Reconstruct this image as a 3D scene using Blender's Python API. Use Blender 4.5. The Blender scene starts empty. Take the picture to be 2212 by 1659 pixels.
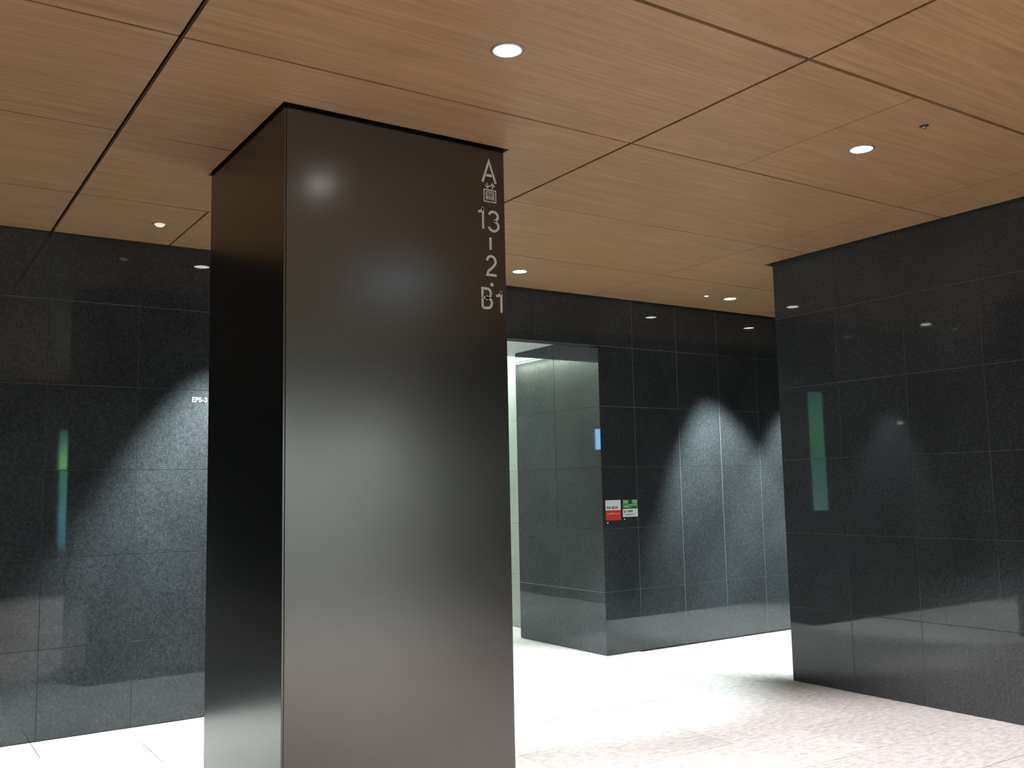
import bpy, bmesh, math, random
from mathutils import Matrix, Vector
C = bpy.context.scene.collection
rnd = random.Random(7)
PI = math.pi
EYE = 1.62
CZ = 3.4717            # ceiling height

# ---------------------------------------------------------------- camera
cam_d = bpy.data.cameras.new('camera'); cam = bpy.data.objects.new('camera', cam_d); C.objects.link(cam)
RX = (0.8328161532812514, -0.5531780388335102, -0.02028083297428395)
DN = (0.04258047254964062, 0.10054858745973966, -0.9940205656410236)
FW = (0.5519095561695492, 0.8269728163078655, 0.10729307012369815)
cam.matrix_world = Matrix(((RX[0], -DN[0], -FW[0], 0), (RX[1], -DN[1], -FW[1], 0),
                           (RX[2], -DN[2], -FW[2], EYE), (0, 0, 0, 1)))
cam_d.sensor_fit = 'HORIZONTAL'; cam_d.sensor_width = 36; cam_d.lens = 36 * 2062.6 / 2212
cam_d.clip_start = 0.05; cam_d.clip_end = 100
bpy.context.scene.camera = cam

# ---------------------------------------------------------------- world, exposure
w = bpy.data.worlds.new('world'); bpy.context.scene.world = w; w.use_nodes = True
w.node_tree.nodes['Background'].inputs[0].default_value = (.5, .6, .8, 1)
w.node_tree.nodes['Background'].inputs[1].default_value = .02
vs = bpy.context.scene.view_settings
vs.view_transform = 'Standard'; vs.look = 'None'; vs.gamma = 1; vs.use_curve_mapping = False; vs.exposure = 0

# ---------------------------------------------------------------- lights (the downlights' beams and the lift lobby coves)
def spot(loc, power, color=(1, .97, .93), half=34, blend=.35, tilt=(0, 0), size=.05):
    d = bpy.data.lights.new('downlight_beam', 'SPOT'); d.energy = power; d.color = color
    d.spot_size = math.radians(2 * half); d.spot_blend = blend; d.shadow_soft_size = size
    o = bpy.data.objects.new('downlight_beam', d); C.objects.link(o)
    o.location = loc; o.rotation_euler = (tilt[1], tilt[0], 0)
    return o
def area(loc, rot, sx, sy, power, color):
    d = bpy.data.lights.new('cove_light', 'AREA'); d.shape = 'RECTANGLE'; d.size = sx; d.size_y = sy
    d.energy = power; d.color = color
    o = bpy.data.objects.new('cove_light', d); C.objects.link(o); o.location = loc; o.rotation_euler = rot
    return o
COOL = (.88, 1.0, .97); WARM = (1, .94, .92)
DOWNLIGHTS = [  # x, y, beam power, colour, tilt
    (4.57, 6.69, 1500, COOL, 0), (7.14, 6.69, 1900, COOL, -.19), (8.71, 6.69, 1500, COOL, 0),
    (2.165, 6.69, 2200, COOL, 0), (-.9, 6.2, 1200, COOL, 0),
    (2.17, 3.235, 700, WARM, 0), (4.55, 3.225, 1150, WARM, 0),
    (2.50, -.22, 1400, WARM, 0), (4.58, -.22, 700, WARM, 0), (-.25, 3.235, 1100, WARM, 0), (-.25, -.22, 900, WARM, 0),
    (3.9, -2.3, 1000, COOL, 0), (5.3, -2.3, 1000, COOL, 0)]  # this pair is added to light the pale wall that brightens the column
for x, y, p, c, t in DOWNLIGHTS:
    spot((x, y, CZ - .03), p, c, half=32 if y > 5 else 39, blend=.5, tilt=(t, 0))
GRN = (.86, 1.0, .93)
area((4.8, 11.2, 3.40), (0, 0, 0), 1.6, 4.0, 170, GRN)
area((3.48, 10.9, 3.52), (0, math.radians(25), 0), 0.12, 3.6, 110, GRN)
area((6.12, 11.2, 3.52), (0, math.radians(-25), 0), .12, 4.2, 190, GRN)

# ---------------------------------------------------------------- materials
def mat(name):
    m = bpy.data.materials.new(name); m.use_nodes = True
    n = m.node_tree.nodes; return m, n, m.node_tree.links, n['Principled BSDF']
def plain(name, col, rough=.5, metal=0, emis=None, es=0, spec=.5):
    m, n, l, b = mat(name)
    b.inputs['Base Color'].default_value = (*col, 1); b.inputs['Roughness'].default_value = rough
    b.inputs['Metallic'].default_value = metal; b.inputs['Specular IOR Level'].default_value = spec
    if emis:
        b.inputs['Emission Color'].default_value = (*emis, 1); b.inputs['Emission Strength'].default_value = es
    return m
def node(n, t, **kw):
    x = n.new(t)
    for k, v in kw.items(): setattr(x, k, v)
    return x
def world_pos(n, l):
    g = n.new('ShaderNodeNewGeometry'); return g.outputs['Position']
def ramp(n, stops):
    r = n.new('ShaderNodeValToRGB'); e = r.color_ramp.elements
    while len(e) < len(stops): e.new(.5)
    for k, (p, c) in enumerate(stops): e[k].position = p; e[k].color = (*c, 1)
    return r
def mixc(n, l, fac, a, b, mode='MIX'):
    m = n.new('ShaderNodeMix'); m.data_type = 'RGBA'; m.blend_type = mode
    for sock, v in ((m.inputs[0], fac), (m.inputs[6], a), (m.inputs[7], b)):
        if hasattr(v, 'is_linked'): l.new(v, sock)
        elif isinstance(v, tuple): sock.default_value = (*v, 1)
        else: sock.default_value = v
    return m.outputs[2]
def noise(n, l, vec, scale, detail=2, rough=.5):
    t = n.new('ShaderNodeTexNoise'); t.inputs['Scale'].default_value = scale
    t.inputs['Detail'].default_value = detail; t.inputs['Roughness'].default_value = rough
    l.new(vec, t.inputs['Vector']); return t.outputs['Fac']

def granite(name, dark, mid, fleck, rough=.035, k=1.0):
    m, n, l, b = mat(name)
    P = world_pos(n, l)
    f1 = noise(n, l, P, 55 * k, 4, .7)
    r1 = ramp(n, [(.32, dark), (.68, mid)]); l.new(f1, r1.inputs[0])
    f2 = noise(n, l, P, 140 * k, 3, .6)
    r2 = ramp(n, [(.60, (0, 0, 0)), (.74, (1, 1, 1))]); l.new(f2, r2.inputs[0])
    c = mixc(n, l, r2.outputs[0], r1.outputs[0], fleck)
    f3 = noise(n, l, P, 1.6, 3)
    r3 = ramp(n, [(.3, (.82, .82, .82)), (.7, (1.15, 1.15, 1.15))]); l.new(f3, r3.inputs[0])
    c = mixc(n, l, 1.0, c, r3.outputs[0], 'MULTIPLY')
    # each tile a little lighter or darker
    oi = n.new('ShaderNodeObjectInfo'); r4 = ramp(n, [(0, (.94, .94, .94)), (1, (1.05, 1.05, 1.05))]); l.new(oi.outputs['Random'], r4.inputs[0])
    c = mixc(n, l, 1.0, c, r4.outputs[0], 'MULTIPLY')
    l.new(c, b.inputs['Base Color']); b.inputs['Roughness'].default_value = rough
    b.inputs['IOR'].default_value = 1.52
    return m
STONE = granite('dark polished granite', (.019, .022, .0245), (.042, .047, .052), (.12, .14, .145))
LOBBY_STONE = granite('pale lobby stone', (.20, .22, .19), (.26, .28, .245), (.32, .34, .30), rough=.35)
GROUT = plain('grey joint', (.055, .062, .065), .6)
GROUTB = plain('light grey joint', (.19, .21, .215), .6)
GROUTR = plain('mid grey joint', (.10, .11, .115), .6)
GROUTD = plain('dark joint', (.01, .012, .012), .7)
CHAMFER = plain('stone joint filler', (.06, .07, .072), .6)

def wood():
    m, n, l, b = mat('ceiling wood veneer')
    P = world_pos(n, l)
    mp = n.new('ShaderNodeMapping'); mp.inputs['Scale'].default_value = (.9, 30, 1); l.new(P, mp.inputs['Vector'])
    oi = n.new('ShaderNodeObjectInfo')
    add = n.new('ShaderNodeVectorMath'); add.operation = 'ADD'; l.new(mp.outputs[0], add.inputs[0])
    sc = n.new('ShaderNodeVectorMath'); sc.operation = 'SCALE'; sc.inputs[3].default_value = 40
    cb = n.new('ShaderNodeCombineXYZ'); l.new(oi.outputs['Random'], cb.inputs[0]); l.new(cb.outputs[0], sc.inputs[0]); l.new(sc.outputs[0], add.inputs[1])
    f = noise(n, l, add.outputs[0], 1.5, 5, .62)
    r = ramp(n, [(.25, (.245, .138, .070)), (.5, (.30, .174, .090)), (.75, (.365, .222, .120))]); l.new(f, r.inputs[0])
    mp2 = n.new('ShaderNodeMapping'); mp2.inputs['Scale'].default_value = (1.6, 9, 1); l.new(P, mp2.inputs['Vector'])
    f2 = noise(n, l, mp2.outputs[0], 1.2, 4, .6)
    r2 = ramp(n, [(.3, (.90, .89, .88)), (.65, (1.05, 1.05, 1.05))]); l.new(f2, r2.inputs[0])
    c = mixc(n, l, 1.0, r.outputs[0], r2.outputs[0], 'MULTIPLY')
    mp3 = n.new('ShaderNodeMapping'); mp3.inputs['Scale'].default_value = (4, 260, 1); l.new(P, mp3.inputs['Vector'])
    f3 = noise(n, l, mp3.outputs[0], 1, 2)
    r3 = ramp(n, [(.3, (.9, .9, .9)), (.7, (1.07, 1.07, 1.07))]); l.new(f3, r3.inputs[0])
    c = mixc(n, l, 1.0, c, r3.outputs[0], 'MULTIPLY')
    l.new(c, b.inputs['Base Color']); b.inputs['Roughness'].default_value = .42
    b.inputs['Specular IOR Level'].default_value = .25
    return m
WOOD = wood()

def floor_stone():
    m, n, l, b = mat('split faced floor granite')
    P = world_pos(n, l)
    mp = n.new('ShaderNodeMapping'); mp.inputs['Scale'].default_value = (1, 2.2, 1); l.new(P, mp.inputs['Vector'])
    f = noise(n, l, mp.outputs[0], 14, 6, .65)
    r = ramp(n, [(.3, (.31, .295, .295)), (.5, (.45, .43, .43)), (.7, (.60, .58, .575))]); l.new(f, r.inputs[0])
    f2 = noise(n, l, P, 120, 3, .6)
    r2 = ramp(n, [(.35, (.84, .84, .84)), (.65, (1.1, 1.1, 1.1))]); l.new(f2, r2.inputs[0])
    c = mixc(n, l, 1.0, r.outputs[0], r2.outputs[0], 'MULTIPLY')
    oi = n.new('ShaderNodeObjectInfo'); r4 = ramp(n, [(0, (.87, .87, .87)), (1, (1.07, 1.07, 1.07))]); l.new(oi.outputs['Random'], r4.inputs[0])
    c = mixc(n, l, 1.0, c, r4.outputs[0], 'MULTIPLY')
    l.new(c, b.inputs['Base Color']); b.inputs['Roughness'].default_value = .5
    bp = n.new('ShaderNodeBump'); bp.inputs['Strength'].default_value = .85; bp.inputs['Distance'].default_value = .006
    fb = noise(n, l, mp.outputs[0], 22, 5, .6); l.new(fb, bp.inputs['Height']); l.new(bp.outputs[0], b.inputs['Normal'])
    return m
FLOOR = floor_stone()
FJOINT = plain('floor joint', (.16, .15, .15), .8)

def column_metal():
    m, n, l, b = mat('satin dark bronze metal')
    P = world_pos(n, l)
    mp = n.new('ShaderNodeMapping'); mp.inputs['Scale'].default_value = (60, 60, 900); l.new(P, mp.inputs['Vector'])
    f = noise(n, l, mp.outputs[0], 1, 2)
    r = ramp(n, [(.3, (.118, .112, .106)), (.7, (.134, .127, .121))]); l.new(f, r.inputs[0])
    l.new(r.outputs[0], b.inputs['Base Color'])
    b.inputs['Metallic'].default_value = 1; b.inputs['Roughness'].default_value = .22
    return m
COLUMN = column_metal()
PLENUM = plain('black ceiling void', (.006, .005, .005), .9)
LETTER = plain('silver grey lettering', (.50, .50, .49), .5)
WHITE = plain('white print', (.85, .9, .9), .5)
LENS = plain('lit downlight lens', (1, 1, 1), .5, emis=(1, 1, 1), es=12)
RING = plain('brushed light trim', (.30, .27, .25), .4, metal=.6)
SENSOR = plain('cream plastic cover', (.80, .74, .60), .4)
SENSOR_GLOW = plain('small glowing lens', (.9, .85, .75), .4, emis=(1, .9, .72), es=.45)
BLACK = plain('black plastic', (.02, .018, .017), .5)
CHROME = plain('chrome', (.7, .68, .66), .2, metal=1)
LOBBY_CEIL = plain('pale lobby ceiling', (.62, .66, .64), .7)

# ---------------------------------------------------------------- helpers
def link(name, me, m, parent=None):
    o = bpy.data.objects.new(name, me); C.objects.link(o)
    if m is not None and len(me.materials) == 0: me.materials.append(m)
    if parent is not None: o.parent = parent
    return o
def bm_box(bm, x0, x1, y0, y1, z0, z1):
    v = [bm.verts.new((x, y, z)) for x in (x0, x1) for y in (y0, y1) for z in (z0, z1)]
    for f in ((0, 1, 3, 2), (4, 6, 7, 5), (0, 4, 5, 1), (2, 3, 7, 6), (0, 2, 6, 4), (1, 5, 7, 3)):
        bm.faces.new([v[i] for i in f])
def done(bm):
    bmesh.ops.recalc_face_normals(bm, faces=bm.faces)
    me = bpy.data.meshes.new('mesh'); bm.to_mesh(me); bm.free(); return me
def box(name, x0, x1, y0, y1, z0, z1, m, parent=None, bev=0):
    bm = bmesh.new(); bm_box(bm, x0, x1, y0, y1, z0, z1)
    if bev: bmesh.ops.bevel(bm, geom=bm.edges[:], offset=bev, segments=1, affect='EDGES')
    return link(name, done(bm), m, parent)
def tag(o, label=None, cat=None, group=None, kind=None):
    if label: o['label'] = label
    if cat: o['category'] = cat
    if group: o['group'] = group
    if kind: o['kind'] = kind
    return o
def empty(name, loc=(0, 0, 0)):
    o = bpy.data.objects.new(name, None); C.objects.link(o); o.location = loc; o.empty_display_size = .1; return o
cache = {}
def tile(origin, ua, va, na, wu, wv, m, parent, name='tile', th=.018, ch=.0010, tilt=.0007):
    """one stone tile: a slab with chamfered face; origin = lower-left corner of its face, ua/va/na = axes"""
    key = (round(wu, 3), round(wv, 3), m.name, th, ch)
    me = cache.get(key)
    if me is None:
        bm = bmesh.new()
        hu, hv = wu / 2, wv / 2
        rings = []
        for (iu, iv, d) in ((hu, hv, -th), (hu, hv, -ch), (hu - ch, hv - ch, 0)):
            rings.append([bm.verts.new((a * iu, b * iv, d)) for a, b in ((-1, -1), (1, -1), (1, 1), (-1, 1))])
        for a, b in ((0, 1), (1, 2)):
            for k in range(4):
                bm.faces.new((rings[a][k], rings[a][(k + 1) % 4], rings[b][(k + 1) % 4], rings[b][k]))
        bm.faces.new(rings[2]); bm.faces.new(rings[0][::-1])
        me = done(bm); me.materials.append(m); cache[key] = me
    o = bpy.data.objects.new(name, me); C.objects.link(o); o.parent = parent
    U, V, N = Vector(ua), Vector(va), Vector(na)
    c = Vector(origin) + U * wu / 2 + V * wv / 2
    R = Matrix((U, V, N)).transposed().to_4x4()
    T = Matrix.Rotation(rnd.uniform(-tilt, tilt), 4, 'X') @ Matrix.Rotation(rnd.uniform(-tilt, tilt), 4, 'Y')
    o.matrix_world = Matrix.Translation(c) @ R @ T
    return o
GAP = .003
def tile_wall(parent, origin, ua, na, ucuts, zcuts, m=None, name='tile', skip=None, tilt=.0007, gap=GAP, gu=None):
    gu = gu or gap
    m = m or STONE
    for i in range(len(ucuts) - 1):
        for k in range(len(zcuts) - 1):
            u0, u1, z0, z1 = ucuts[i], ucuts[i + 1], zcuts[k], zcuts[k + 1]
            if skip and skip((u0 + u1) / 2, (z0 + z1) / 2): continue
            o = Vector(origin) + Vector(ua) * (u0 + gu / 2) + Vector((0, 0, z0 + gap / 2))
            tile(o, ua, (0, 0, 1), na, u1 - u0 - gu, z1 - z0 - gap, m, parent, name, tilt=tilt)
ROWS = [0, .595, 1.197, 1.797, 2.392, 2.990, CZ + .06]
TH = .0025  # recess of the backing behind the tile faces

# ---------------------------------------------------------------- floor
fl = box('floor', -5, 13, -3.2, 15.3, -.20, -.006, FJOINT)
tag(fl, 'pale grey rough split-face granite floor slabs', 'floor', kind='structure')
def floor_tiles(x0, x1, y0, y1, xoff, skip=None):
    j0 = math.floor((y0 - 3.79) / .6); j = j0
    while 3.79 + .6 * j < y1 - .01:
        ya, yb = max(y0, 3.79 + .6 * j), min(y1, 3.79 + .6 * (j + 1))
        off = xoff + (.6 if j % 2 else 0)
        i = math.floor((x0 - off) / 1.2)
        while off + 1.2 * i < x1 - .01:
            xa, xb = max(x0, off + 1.2 * i), min(x1, off + 1.2 * (i + 1))
            if xb - xa > .05 and yb - ya > .05 and not (skip and skip((xa + xb) / 2, (ya + yb) / 2, xa, xb, ya, yb)):
                tile((xa + .002, ya + .002, rnd.uniform(-.0006, .0006)), (1, 0, 0), (0, 1, 0), (0, 0, 1), xb - xa - .004, yb - ya - .004, FLOOR, fl, 'floor_slab', th=.012, ch=.0015, tilt=.0003)
            i += 1
        j += 1
def fskip(cx, cy, xa, xb, ya, yb):
    return (xa > 6.36 and yb < 5.40) or (xa > 1.62 and xb < 2.78 and ya > 4.3 and yb < 5.4)
floor_tiles(-3.5, 11.5, 1.39, 7.24, 3.935, fskip)
floor_tiles(3.30, 6.30, 7.24, 13.0, 3.935)
box('outer_paving', -5, 13, -3.2, 1.39, -.006, 0, FLOOR, fl)

# ---------------------------------------------------------------- ceiling: wooden panels with open joints below a black void
ce = box('ceiling', -5, 13, -3.2, 7.6, CZ + .10, CZ + .25, PLENUM)
tag(ce, 'warm brown wood veneer ceiling of long panels split by black joints', 'ceiling', kind='structure')
CUTS = [(1.552, 2.842, 4.236, 5.49), (6.283, 20, -20, 5.487)]    # column, right-hand block
def panel(x0, x1, y0, y1):
    xs = sorted({x0, x1, *[v for c in CUTS for v in c[:2] if x0 < v < x1]})
    ys = sorted({y0, y1, *[v for c in CUTS for v in c[2:] if y0 < v < y1]})
    keep = {}
    for i in range(len(xs) - 1):
        for j in range(len(ys) - 1):
            mx, my = (xs[i] + xs[i + 1]) / 2, (ys[j] + ys[j + 1]) / 2
            if not any(a < mx < b and c < my < d for a, b, c, d in CUTS): keep[(i, j)] = 1
    if not keep: return
    bm = bmesh.new(); V = {}
    def v(i, j, t):
        if (i, j, t) not in V: V[(i, j, t)] = bm.verts.new((xs[i], ys[j], CZ + (.025 if t else 0)))
        return V[(i, j, t)]
    for (i, j) in keep:
        for t in (0, 1): bm.faces.new([v(i, j, t), v(i + 1, j, t), v(i + 1, j + 1, t), v(i, j + 1, t)])
        for di, dj, a, b in ((-1, 0, (i, j), (i, j + 1)), (1, 0, (i + 1, j), (i + 1, j + 1)), (0, -1, (i, j), (i + 1, j)), (0, 1, (i, j + 1), (i + 1, j + 1))):
            if (i + di, j + dj) not in keep:
                bm.faces.new([v(*a, 0), v(*b, 0), v(*b, 1), v(*a, 1)])
    link('ceiling_panel', done(bm), WOOD, ce)
YB = [(-2.18, .012), (-.98, .008), (.22, .008), (1.42, .008), (2.62, .022), (3.82, .013), (5.02, .008), (6.22, .008)]   # y seam, width
XB = [(-3.824, .014), (-1.43, .014), (.966, .021), (3.36, .017), (5.76, .006), (8.15, .01), (10.5, .01)]
THIN = {4: (4.16, .005), 7: (1.766, .014)}
for r in range(len(YB)):
    ya = YB[r][0] + YB[r][1] / 2
    yb = (YB[r + 1][0] - YB[r + 1][1] / 2) if r + 1 < len(YB) else 7.228
    xb = list(XB)
    if r in (4, 7): xb.append(THIN[r])
    xb = sorted(xb); xb = [(-5, 0)] + xb + [(12.8, 0)]
    for k in range(len(xb) - 1):
        panel(xb[k][0] + xb[k][1] / 2, xb[k + 1][0] - xb[k + 1][1] / 2, ya, yb)

# ---------------------------------------------------------------- walls
X0 = [.965 + .6 * k for k in range(-7, 5)]
def u_left():
    c = [-3.835 + .6 * k for k in range(0, 13)]; return [-4.0] + c[0:] + [3.76]
YL, YBK, XJ, XS, XR, YR = 7.245, 7.285, 3.76, 5.888, 6.33, 5.43
wl = box('wall_left', -5, XJ - TH, YL + TH, 8.75, 0, CZ + .09, GROUT)
tag(wl, 'dark polished granite tiled wall behind the metal column, left of the lift lobby', 'wall', kind='structure')
uc = [x for x in [.965 + .6 * k for k in range(-8, 5)] if x < XJ - .1]
tile_wall(wl, (0, YL, 0), (1, 0, 0), (0, -1, 0), [-4.4] + uc + [XJ], ROWS)
tile_wall(wl, (XJ, 0, 0), (0, 1, 0), (1, 0, 0), [YL, 8.02, 8.75], ROWS[:5] + [3.10])

wb = box('wall_back', XS + TH, 13, YBK + TH, 8.75, 0, CZ + .09, GROUTB)
tag(wb, 'dark polished granite tiled wall with lift lobby opening, washed by downlights', 'wall', kind='structure')
bm = bmesh.new(); bm_box(bm, XJ - TH, XS + TH, YBK + TH, YBK + .13, 2.995, CZ + .09)
link('lintel', done(bm), GROUT, wb)
tile_wall(wb, (0, YBK, 0), (1, 0, 0), (0, -1, 0), [XS] + [6.335 + .6 * k for k in range(12)], ROWS, gu=.0045)
tile_wall(wb, (0, YBK, 0), (1, 0, 0), (0, -1, 0), [XJ, 4.535, 5.135, 5.735, XS], [2.987, CZ + .06])
tile((XJ, YBK + .13, 2.9875), (1, 0, 0), (0, -1, 0), (0, 0, -1), XS - XJ, .128, GROUTD, wb, 'soffit_slab', th=.01)
box('joint_backing', XS + .0022, XS + .012, YBK + .002, 8.75, 0, 3.10, GROUTD, wb)
tile_wall(wb, (XS, 0, 0), (0, 1, 0), (-1, 0, 0), [YBK, 8.03, 8.75], ROWS[:5] + [2.990, 3.10], skip=None)

wr = box('wall_right', XR + TH, 13, -3.2, YR - TH, 0, CZ + .09, GROUTR)
tag(wr, 'dark polished granite tiled wall ending in a sharp corner on the right', 'wall', kind='structure')
vc = [YR - .6 * k for k in range(0, 14)]
tile_wall(wr, (XR, 0, 0), (0, 1, 0), (-1, 0, 0), sorted([-3.0] + [v for v in vc if v > -2.95]), ROWS)
tile_wall(wr, (0, YR, 0), (1, 0, 0), (0, 1, 0), [XR] + [XR + .6 * k for k in range(1, 9)], ROWS)

wsd = box('wall_far_left', -5.2, -4.4, -3.2, 7.6, 0, CZ + .25, STONE)
tag(wsd, 'dark granite end wall of the hall outside the frame', 'wall', kind='structure')
wsr = box('wall_far_right', 11.9, 13, YR, 7.6, 0, CZ + .25, STONE)
tag(wsr, 'dark granite end wall of the passage behind the right corner', 'wall', kind='structure')
wbh = box('wall_behind', -5, 13, -3.4, -3.0, 0, CZ + .25, STONE)
tag(wbh, 'dark granite wall behind the viewer', 'wall', kind='structure')

PALE = plain('pale fill plaster', (.58, .60, .60), .7)
pw = box('wall_pale_added', 3.24, 6.33, -3.0, -2.96, 0, CZ + .05, PALE)  # added unseen, its pale reflection lifts the metal column
tag(pw, 'added unseen pale wall panel that brightens the column, behind the viewer', 'wall', kind='structure')
# ---------------------------------------------------------------- lift lobby beyond the opening
lob_r = box('wall_lobby_right', 6.30 + TH, 6.9, 8.75, 15.3, 0, 3.75, GROUT)
tag(lob_r, 'pale stone lift lobby wall set back beyond the opening, right side', 'wall', kind='structure')
LR = [0, .606, 1.197, 1.805, 2.395, 2.99, 3.60]
tile_wall(lob_r, (6.30, 0, 0), (0, 1, 0), (-1, 0, 0), [8.77, 9.97, 11.17, 12.37, 13.57, 14.77], LR, LOBBY_STONE, tilt=.0002)
lob_l = box('wall_lobby_left', 2.7, 3.30 - TH, 8.75, 12.7, 0, 3.75, GROUT)
tag(lob_l, 'pale stone lift lobby wall set back beyond the opening, left side', 'wall', kind='structure')
tile_wall(lob_l, (3.30, 0, 0), (0, 1, 0), (1, 0, 0), [8.77, 9.56, 10.35, 11.14, 11.93, 12.70], LR, LOBBY_STONE, tilt=.0002)
lob_m = box('wall_lobby_recess', 2.5, 3.03, 12.7, 15.3, 0, 3.75, LOBBY_STONE)
tag(lob_m, 'pale recessed wall at the far end of the lift lobby', 'wall', kind='structure')
lob_e = box('wall_lobby_end', 2.5, 6.9, 15.0, 15.3, 0, 3.75, LOBBY_STONE)
tag(lob_e, 'pale end wall of the lift lobby', 'wall', kind='structure')
lc = box('ceiling_lobby', XJ - .6, XS + .6, 7.415, 8.99, 3.10, 3.20, LOBBY_CEIL)
tag(lc, 'pale grey low ceiling just inside the lift lobby opening', 'ceiling', kind='structure')
lc2 = box('ceiling_lobby_raised', 2.5, 6.9, 8.99, 15.3, 3.62, 3.75, LOBBY_CEIL)
tag(lc2, 'raised bright ceiling of the lift lobby', 'ceiling', kind='structure')
box('ceiling_step', 2.5, 6.9, 8.95, 8.99, 3.20, 3.75, LOBBY_CEIL, lc2)

# ---------------------------------------------------------------- column
CX0, CX1, CY0, CY1 = 1.567, 2.826, 4.268, 5.472
col = empty('column', ((CX0 + CX1) / 2, (CY0 + CY1) / 2, 0))
tag(col, 'large square column clad in satin dark bronze metal with silver floor signs', 'column')
def child(o, par):
    o.parent = par; o.matrix_parent_inverse = par.matrix_world.inverted() if False else Matrix.Translation(-Vector(par.location)); return o
child(box('core', CX0 + .02, CX1 - .02, CY0 + .02, CY1 - .02, 0, CZ + .10, PLENUM), col)
TOP = CZ + .05
front = child(box('front_panel', CX0 + .011, CX1 - .006, CY0, CY0 + .016, .004, TOP, COLUMN, bev=.0012), col)
child(box('back_panel', CX0 + .006, CX1 - .004, CY1 - .016, CY1, .004, TOP, COLUMN, bev=.0012), col)
child(box('side_panel', CX0, CX0 + .016, CY0 + .005, CY1 - .005, .004, TOP, COLUMN, bev=.0012), col)
child(box('side_panel', CX1 - .016, CX1, CY0 + .005, CY1 - .005, .004, TOP, COLUMN, bev=.0012), col)

# ---------------------------------------------------------------- lettering drawn from strokes
def arc(cx, cz, rx, rz, a0, a1, n=14):
    return [(cx + rx * math.cos(math.radians(a0 + (a1 - a0) * k / n)), cz + rz * math.sin(math.radians(a0 + (a1 - a0) * k / n))) for k in range(n + 1)]
GL = {
    'A': (.68, [[(.065, 0), (.34, .94), (.615, 0)], [(.17, .32), (.51, .32)]]),
    '1': (.38, [[(.30, 0), (.30, 1)], [(.03, .76), (.17, .78), (.26, .86), (.30, .97)]]),
    '3': (.56, [arc(.27, .735, .205, .21, 165, -85, 14), arc(.27, .285, .225, .235, 88, -165, 16)]),
    '2': (.56, [arc(.28, .70, .215, .245, 175, -32, 14) + [(.30, .38), (.12, .22), (.065, .055), (.54, .055)]]),
    'B': (.60, [[(.06, .055), (.06, .945), (.30, .945)] + arc(.32, .735, .17, .21, 90, -90, 10) + [(.06, .525)],
                [(.20, .525), (.32, .525)] + arc(.32, .29, .21, .235, 90, -90, 10) + [(.06, .055)]]),
    'E': (.52, [[(.52, .055), (.06, .055), (.06, .945), (.52, .945)], [(.06, .52), (.47, .52)]]),
    'P': (.56, [[(.06, 0), (.06, .945), (.30, .945)] + arc(.32, .70, .18, .245, 90, -90, 10) + [(.06, .455)]]),
    'S': (.56, [arc(.28, .725, .20, .22, 20, 270, 12) + arc(.28, .275, .22, .22, 90, -165, 14)]),
    '-': (.34, [[(.02, .38), (.32, .38)]]),
}
def ribbon(bm, pts, w):
    n = len(pts); P = [Vector((p[0], p[1])) for p in pts]; L = []
    for i in range(n):
        d0 = (P[i] - P[i - 1]).normalized() if i else None
        d1 = (P[i + 1] - P[i]).normalized() if i < n - 1 else None
        if d0 is None: d0 = d1
        if d1 is None: d1 = d0
        t = (d0 + d1).normalized(); nn = Vector((-t.y, t.x)); s = max(.45, abs(t.dot(d1)))
        L.append((P[i] + nn * w / 2 / s, P[i] - nn * w / 2 / s))
    for i in range(n - 1):
        a, b, c, d = L[i][0], L[i][1], L[i + 1][1], L[i + 1][0]
        vs_ = [[bm.verts.new((q.x, y, q.y)) for q in (a, b, c, d)] for y in (0, 1)]
        bm.faces.new(vs_[0]); bm.faces.new(vs_[1])
        for k in range(4): bm.faces.new((vs_[0][k], vs_[0][(k + 1) % 4], vs_[1][(k + 1) % 4], vs_[1][k]))
def strokes(name, lines, x, z, h, y, m, par=None, w=.115, sx=1.0, depth=.0012):
    bm = bmesh.new()
    for ln in lines: ribbon(bm, [(p[0] * sx, p[1]) for p in ln], w)
    for v in bm.verts:
        v.co = Vector((x + v.co.x * h, y - depth * (1 - v.co.y), z + v.co.z * h))
    o = link(name, done(bm), m)
    if par: o.parent = par
    return o
def k(x): return x * CY0 / 4.245
def kz(z): return EYE + (z - EYE) * CY0 / 4.245
def glyph(ch, x0, x1, z0, z1, nm='letter', w=.115):
    wd, ln = GL[ch]; h = kz(z1) - kz(z0)
    sx = (k(x1) - k(x0)) / h / wd
    return strokes(nm, ln, k(x0), kz(z0), h, CY0, LETTER, front, w=w, sx=sx)
glyph('A', 2.658, 2.762, 3.264, 3.392)
glyph('1', 2.634, 2.676, 3.004, 3.124, 'numeral')
glyph('3', 2.696, 2.774, 2.992, 3.112, 'numeral')
strokes('dash', [[(0, 0), (0, 1)]], k(2.712), kz(2.893), .068, CY0, LETTER, front, w=.21)
glyph('2', 2.680, 2.750, 2.748, 2.864, 'numeral')
strokes('dot', [[(0, 0), (0, 1)]], k(2.716), kz(2.694), .017, CY0, LETTER, front, w=1.0)
glyph('B', 2.648, 2.722, 2.566, 2.684)
glyph('1', 2.738, 2.784, 2.554, 2.672, 'numeral')
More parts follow.
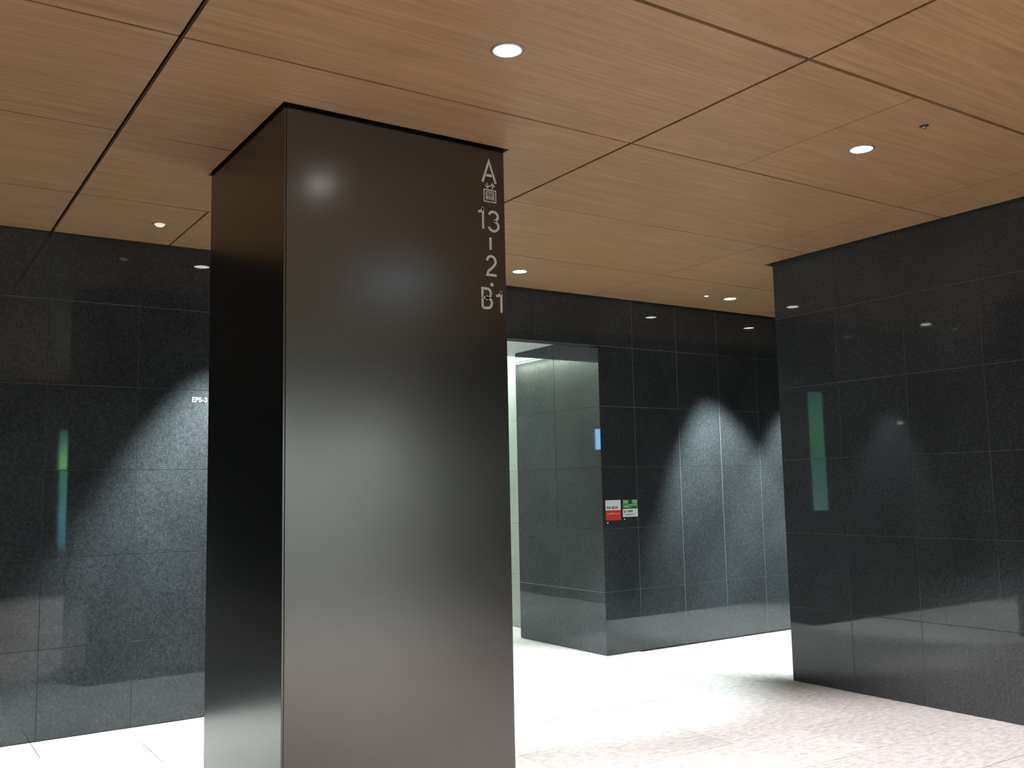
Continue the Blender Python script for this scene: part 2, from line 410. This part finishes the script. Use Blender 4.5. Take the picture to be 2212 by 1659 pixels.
# lift pictogram: a cabin with three passengers, an up and a down arrow above
px, pz, ph = k(2.676), kz(3.158), .082
L = [[(0, 0), (0, .80), (.92, .80), (.92, 0), (-.03, 0)], [(.17, .12), (.17, .66)], [(.75, .12), (.75, .66)], [(.17, .66), (.75, .66)]]
strokes('pictogram_cabin', L, px, pz, ph, CY0, LETTER, front, w=.07)
per = []
for q in (.30, .46, .62):
    per += [[(q, .14), (q, .42)], [(q - .045, .52), (q + .045, .52)]]
strokes('pictogram_people', per, px, pz, ph, CY0, LETTER, front, w=.085)
strokes('pictogram_arrows', [[(.10, 1.12), (.27, .92), (.44, 1.12)], [(.27, .92), (.27, 1.28)], [(.50, 1.06), (.67, 1.26), (.84, 1.06)], [(.67, 1.26), (.67, .90)]], px, pz, ph, CY0, LETTER, front, w=.075)

# ---------------------------------------------------------------- service door lettering on the left wall
def wall_text(txt, x, z, h, y, m, nm, label, cat, sx=1.0):
    bm = bmesh.new(); cx = 0
    for ch in txt:
        wd, ln = GL[ch]
        for l_ in ln: ribbon(bm, [((p[0]) * sx + cx, p[1]) for p in l_], .16)
        cx += wd * sx + .16
    for v in bm.verts: v.co = Vector((x + v.co.x * h, y - .0015 * (1 - v.co.y), z + v.co.z * h))
    o = link(nm, done(bm), m); tag(o, label, cat); return o
wall_text('EPS-3', 1.957, 2.303, .034, YL - .0005, WHITE, 'door_lettering', 'small white EPS-3 lettering on the dark granite wall beside the column', 'lettering', 1.0)

# ---------------------------------------------------------------- two notices on the back wall
RED = plain('red print', (.62, .03, .03), .45); REDL = plain('light red print', (.85, .28, .25), .5)
PAPER = plain('white notice paper', (.72, .80, .84), .5); INK = plain('grey print', (.18, .20, .22), .5)
GREEN = plain('green print', (.06, .26, .07), .5); GREENL = plain('light green print', (.25, .50, .27), .5); GREEND = plain('dark green print', (.008, .07, .02), .5)
def notice(x0, x1, z0, z1, upper, lower, ucol, lcol, label, marks):
    n = empty('notice', ((x0 + x1) / 2, YBK, z0)); tag(n, label, 'notice', 'notices on the back wall')
    def c(nm, a, b, c_, d, y, th, m):
        o = box(nm, a, b, YBK - y - th, YBK - y, c_, d, m); o.parent = n; o.matrix_parent_inverse = Matrix.Translation(-Vector(n.location)); return o
    c('backing_board', x0 - .003, x1 + .003, z0 - .003, z1 + .003, .0, .004, BLACK)
    zm = z0 + (z1 - z0) * upper
    c('upper_sheet', x0, x1, zm, z1, .004, .001, ucol); c('lower_sheet', x0, x1, z0, zm, .004, .001, lcol)
    for nm, a, b, e, d, m in marks:
        c(nm, x0 + (x1 - x0) * a, x0 + (x1 - x0) * b, z0 + (z1 - z0) * e, z0 + (z1 - z0) * d, .005, .0006, m)
    return n
mk = [('print_line', .08 + .012 * 0, .20, .57, .70, INK), ('print_line', .12, .30, .60, .63, INK), ('print_line', .24, .33, .55, .69, INK), ('print_line', .40, .58, .57, .69, INK),
      ('print_line', .62, .82, .60, .68, INK), ('print_line', .42, .80, .56, .585, INK),
      ('print_line', .10, .22, .28, .36, REDL), ('print_line', .26, .62, .30, .37, REDL), ('print_line', .66, .92, .30, .36, REDL)]
notice(5.921, 6.111, 1.278, 1.473, .50, 0, PAPER, RED, 'small notice, white above and red below, left of the green one', mk)
mk2 = [('foliage_print', .04, .36, .80, .95, GREENL), ('foliage_print', .38, .62, .74, 1.0, GREEND), ('foliage_print', .66, .96, .78, .97, GREENL), ('foliage_print', .08, .40, .56, .66, GREENL),
       ('foliage_print', .40, .96, .66, .72, GREENL), ('foliage_print', .55, .95, .50, .58, GREEND), ('foliage_print', .06, .28, .49, .54, GREEND),
       ('print_line', .08, .16, .24, .38, INK), ('print_line', .18, .28, .26, .37, REDL), ('print_line', .34, .66, .27, .38, INK), ('print_line', .10, .80, .14, .17, INK), ('print_line', .10, .60, .08, .10, INK)]
notice(6.137, 6.330, 1.305, 1.474, .46, 0, GREEN, PAPER, 'small notice, green leafy picture above and white below, right of the red one', mk2)
tag(box('wall_clip', 5.936, 5.950, YBK - .006, YBK, 1.250, 1.262, WHITE), 'tiny white clip on granite just below the red notice', 'clip')
tag(box('wall_clip', 6.152, 6.164, YBK - .006, YBK, 1.278, 1.288, SENSOR), 'tiny pale clip on granite just below the green notice', 'clip')

# ---------------------------------------------------------------- ceiling fittings
def lathe(prof, n=40):
    bm = bmesh.new(); rings = []
    for r, z in prof:
        rings.append([bm.verts.new((r * math.cos(2 * PI * q / n), r * math.sin(2 * PI * q / n), z)) for q in range(n)] if r > 1e-6 else [bm.verts.new((0, 0, z))])
    for a, b in zip(rings, rings[1:]):
        for q in range(n):
            q2 = (q + 1) % n
            if len(a) == 1: bm.faces.new((a[0], b[q], b[q2]))
            elif len(b) == 1: bm.faces.new((a[q], a[q2], b[0]))
            else: bm.faces.new((a[q], a[q2], b[q2], b[q]))
    me = done(bm)
    for p in me.polygons: p.use_smooth = True
    return me
RINGM = lathe([(.060, 0.0), (.060, -.004), (.065, -.005), (.073, -.003), (.074, 0), (.060, 0)]); RINGM.materials.append(RING)
LENSM = lathe([(0, -.0035), (.045, -.003), (.060, -.0015), (.060, 0), (0, 0)]); LENSM.materials.append(LENS)
LBL = {(4.57, 6.69): 'lit round downlight just right of the column by the lift lobby lintel',
       (7.14, 6.69): 'lit round downlight near back wall by the right corner',
       (2.17, 3.235): 'large lit round downlight nearest the viewer, above the column top',
       (4.55, 3.225): 'lit round downlight above the right-hand wall',
       (-.9, 6.2): 'lit round downlight far left by the granite wall, outside the frame',
       (-.25, 3.235): 'lit round downlight left of the column, outside the frame',
       (-.25, -.22): 'lit round downlight behind the viewer to the left',
       (2.50, -.22): 'lit round downlight straight behind the camera', (4.58, -.22): 'lit round downlight behind the viewer to the right',
       (3.9, -2.3): 'left one of two added unseen downlights brightening the added pale wall behind the viewer',
       (5.3, -2.3): 'right one of two added unseen downlights brightening the added pale wall behind the viewer',
       (8.71, 6.69): 'lit round downlight hidden behind the right corner', (2.165, 6.69): 'lit round downlight hidden behind the column by the left wall'}
for x, y, p, c, t in DOWNLIGHTS:
    d = empty('downlight', (x, y, CZ))
    tag(d, LBL[(x, y)], 'downlight', 'recessed downlights')
    a = bpy.data.objects.new('trim_ring', RINGM); C.objects.link(a); a.parent = d
    b = bpy.data.objects.new('lens', LENSM); C.objects.link(b); b.parent = d
def small(name, x, y, label, cat, r, lensmat, par_depth=.012):
    d = empty(name, (x, y, CZ)); tag(d, label, cat)
    rg = link('trim_ring', lathe([(r * .72, 0), (r * .72, -.003), (r, -.004), (r * 1.05, 0), (r * .72, 0)], 28), RING, d)
    ln = link('lens', lathe([(0, -par_depth), (r * .4, -par_depth * .9), (r * .72, -.002), (r * .72, 0), (0, 0)], 28), lensmat, d)
    return d
small('small_spotlight', 6.815, 6.696, 'small cream-lit fitting beside the downlight near the right corner', 'spotlight', .036, SENSOR_GLOW)
small('ceiling_sensor', 1.564, 6.677, 'round cream cover in the ceiling left of the column, unlit but given a faint glow', 'sensor', .052, SENSOR_GLOW, .02)  # no lamp: the cover's pale brightness is put in as emission
sp = empty('sprinkler', (4.537, 2.829, CZ)); tag(sp, 'tiny chrome sprinkler head on the wood ceiling above the right downlight', 'sprinkler')
link('escutcheon', lathe([(.010, -.001), (.022, -.003), (.025, 0), (.010, 0)], 28), BLACK, sp)
link('deflector', lathe([(0, -.012), (.008, -.012), (.011, -.010), (.006, -.006), (.006, 0), (0, 0)], 20), CHROME, sp)

lp = empty('added_light_panel', (3.8, 1.0, CZ)); tag(lp, 'added unseen square bluish ceiling glow panel behind and right of the viewer', 'glow panel')  # added out of view to give the column front a bluish glow
LPM = plain('cool glow panel', (.6, .7, .75), .5, emis=(.45, .80, 1), es=2.4)
box('diffuser', -.26, .26, -.30, .30, -.006, 0, LPM, lp); box('frame', -.28, .28, -.32, .32, -.004, 0, RING, lp)
# ---------------------------------------------------------------- added glowing things that colour the polished stone's reflections
def gradient_glow(name, stops, z0, z1, es):
    m, n, l, b = mat(name)
    P = world_pos(n, l); s = n.new('ShaderNodeSeparateXYZ'); l.new(P, s.inputs[0])
    mr = n.new('ShaderNodeMapRange'); mr.inputs[1].default_value = z0; mr.inputs[2].default_value = z1; l.new(s.outputs[2], mr.inputs[0])
    r = ramp(n, stops); l.new(mr.outputs[0], r.inputs[0])
    l.new(r.outputs[0], b.inputs['Emission Color']); b.inputs['Emission Strength'].default_value = es
    b.inputs['Base Color'].default_value = (.02, .03, .03, 1); b.inputs['Roughness'].default_value = .1
    return m
GREEN_GLOW = gradient_glow('green glow pane', [(0, (.02, .06, .08)), (.1, (.08, .30, .38)), (.3, (.13, .48, .52)), (.5, (.10, .42, .33)), (.665, (.13, .45, .30)), (.69, (.42, 1.0, .35)), (.78, (.30, .8, .35)), (.9, (.12, .35, .3)), (1, (.05, .15, .12))], .7, 2.75, 6)
wn = empty('added_window', (2.9, -2.98, .7)); tag(wn, 'tall window added unseen for its green reflection, behind the viewer', 'window', kind='structure')  # added out of view, its glow gradient makes the left wall's green reflection
def wc(nm, a, b, c_, d, e, f, m):
    o = box(nm, a, b, c_, d, e, f, m); o.parent = wn; o.matrix_parent_inverse = Matrix.Translation(-Vector(wn.location))
wc('pane', 2.56, 3.20, -3.0, -2.985, .72, 2.73, GREEN_GLOW)
wc('frame', 2.52, 2.56, -3.0, -2.97, .68, 2.77, BLACK); wc('frame', 3.20, 3.24, -3.0, -2.97, .68, 2.77, BLACK)
wc('frame', 2.56, 3.20, -3.0, -2.97, 2.73, 2.77, BLACK); wc('frame', 2.56, 3.20, -3.0, -2.97, .68, .72, BLACK)

PNL = gradient_glow('green teal added glow', [(0, (.25, .5, .42)), (.35, (.10, .42, .33)), (.60, (.12, .50, .22)), (.8, (.14, .45, .3)), (1, (.05, .30, .30))], 1.27, 2.66, 3.0)
bp_ = empty('added_green_panel', (3.6, YL, 1.27)); tag(bp_, 'added tall narrow green-glowing panel, unseen, on the granite beside the lobby opening, behind the column', 'glow panel')  # added behind the column to make the right wall's green reflection
def pc(nm, a, b, c_, d, m, y0=.012, y1=.0):
    o = box(nm, a, b, YL - y0, YL - y1, c_, d, m); o.parent = bp_; o.matrix_parent_inverse = Matrix.Translation(-Vector(bp_.location))
pc('diffuser', 3.49, 3.745, 1.28, 2.65, PNL); pc('frame', 3.475, 3.49, 1.27, 2.66, BLACK, .014)
pc('frame', 3.745, 3.757, 1.27, 2.66, BLACK, .014); pc('frame', 3.475, 3.757, 2.65, 2.662, BLACK, .014); pc('frame', 3.475, 3.757, 1.268, 1.28, BLACK, .014)

SCR = plain('added blue glow', (.02, .05, .1), .2, emis=(.32, .62, 1), es=11)
sc = empty('added_blue_screen', (3.3, 10.3, 2.1)); tag(sc, 'added bright blue display on the pale lift lobby wall, seen mirrored', 'screen')  # added out of direct view to make the side wall's blue reflection
for nm, a, b, c_, d, x1, m in (('display', 10.05, 10.57, 2.12, 2.41, 3.325, SCR), ('housing', 10.03, 10.59, 2.10, 2.43, 3.320, BLACK)):
    o = box(nm, 3.30, x1, a, b, c_, d, m); o.parent = sc; o.matrix_parent_inverse = Matrix.Translation(-Vector(sc.location))
cv = box('added_cove_strip', 3.34, 3.40, 9.05, 12.65, 3.57, 3.60, plain('cove strip', (1, 1, 1), .5, emis=(.9, 1, .94), es=8))  # both strips are added as a source for the lobby wall wash
tag(cv, 'added bright linear cove light high on the left lobby wall', 'light')
cv2 = box('added_cove_strip', 6.20, 6.26, 9.05, 14.6, 3.57, 3.60, cv.data.materials[0])
tag(cv2, 'added bright linear cove light high on the right lobby wall', 'light')
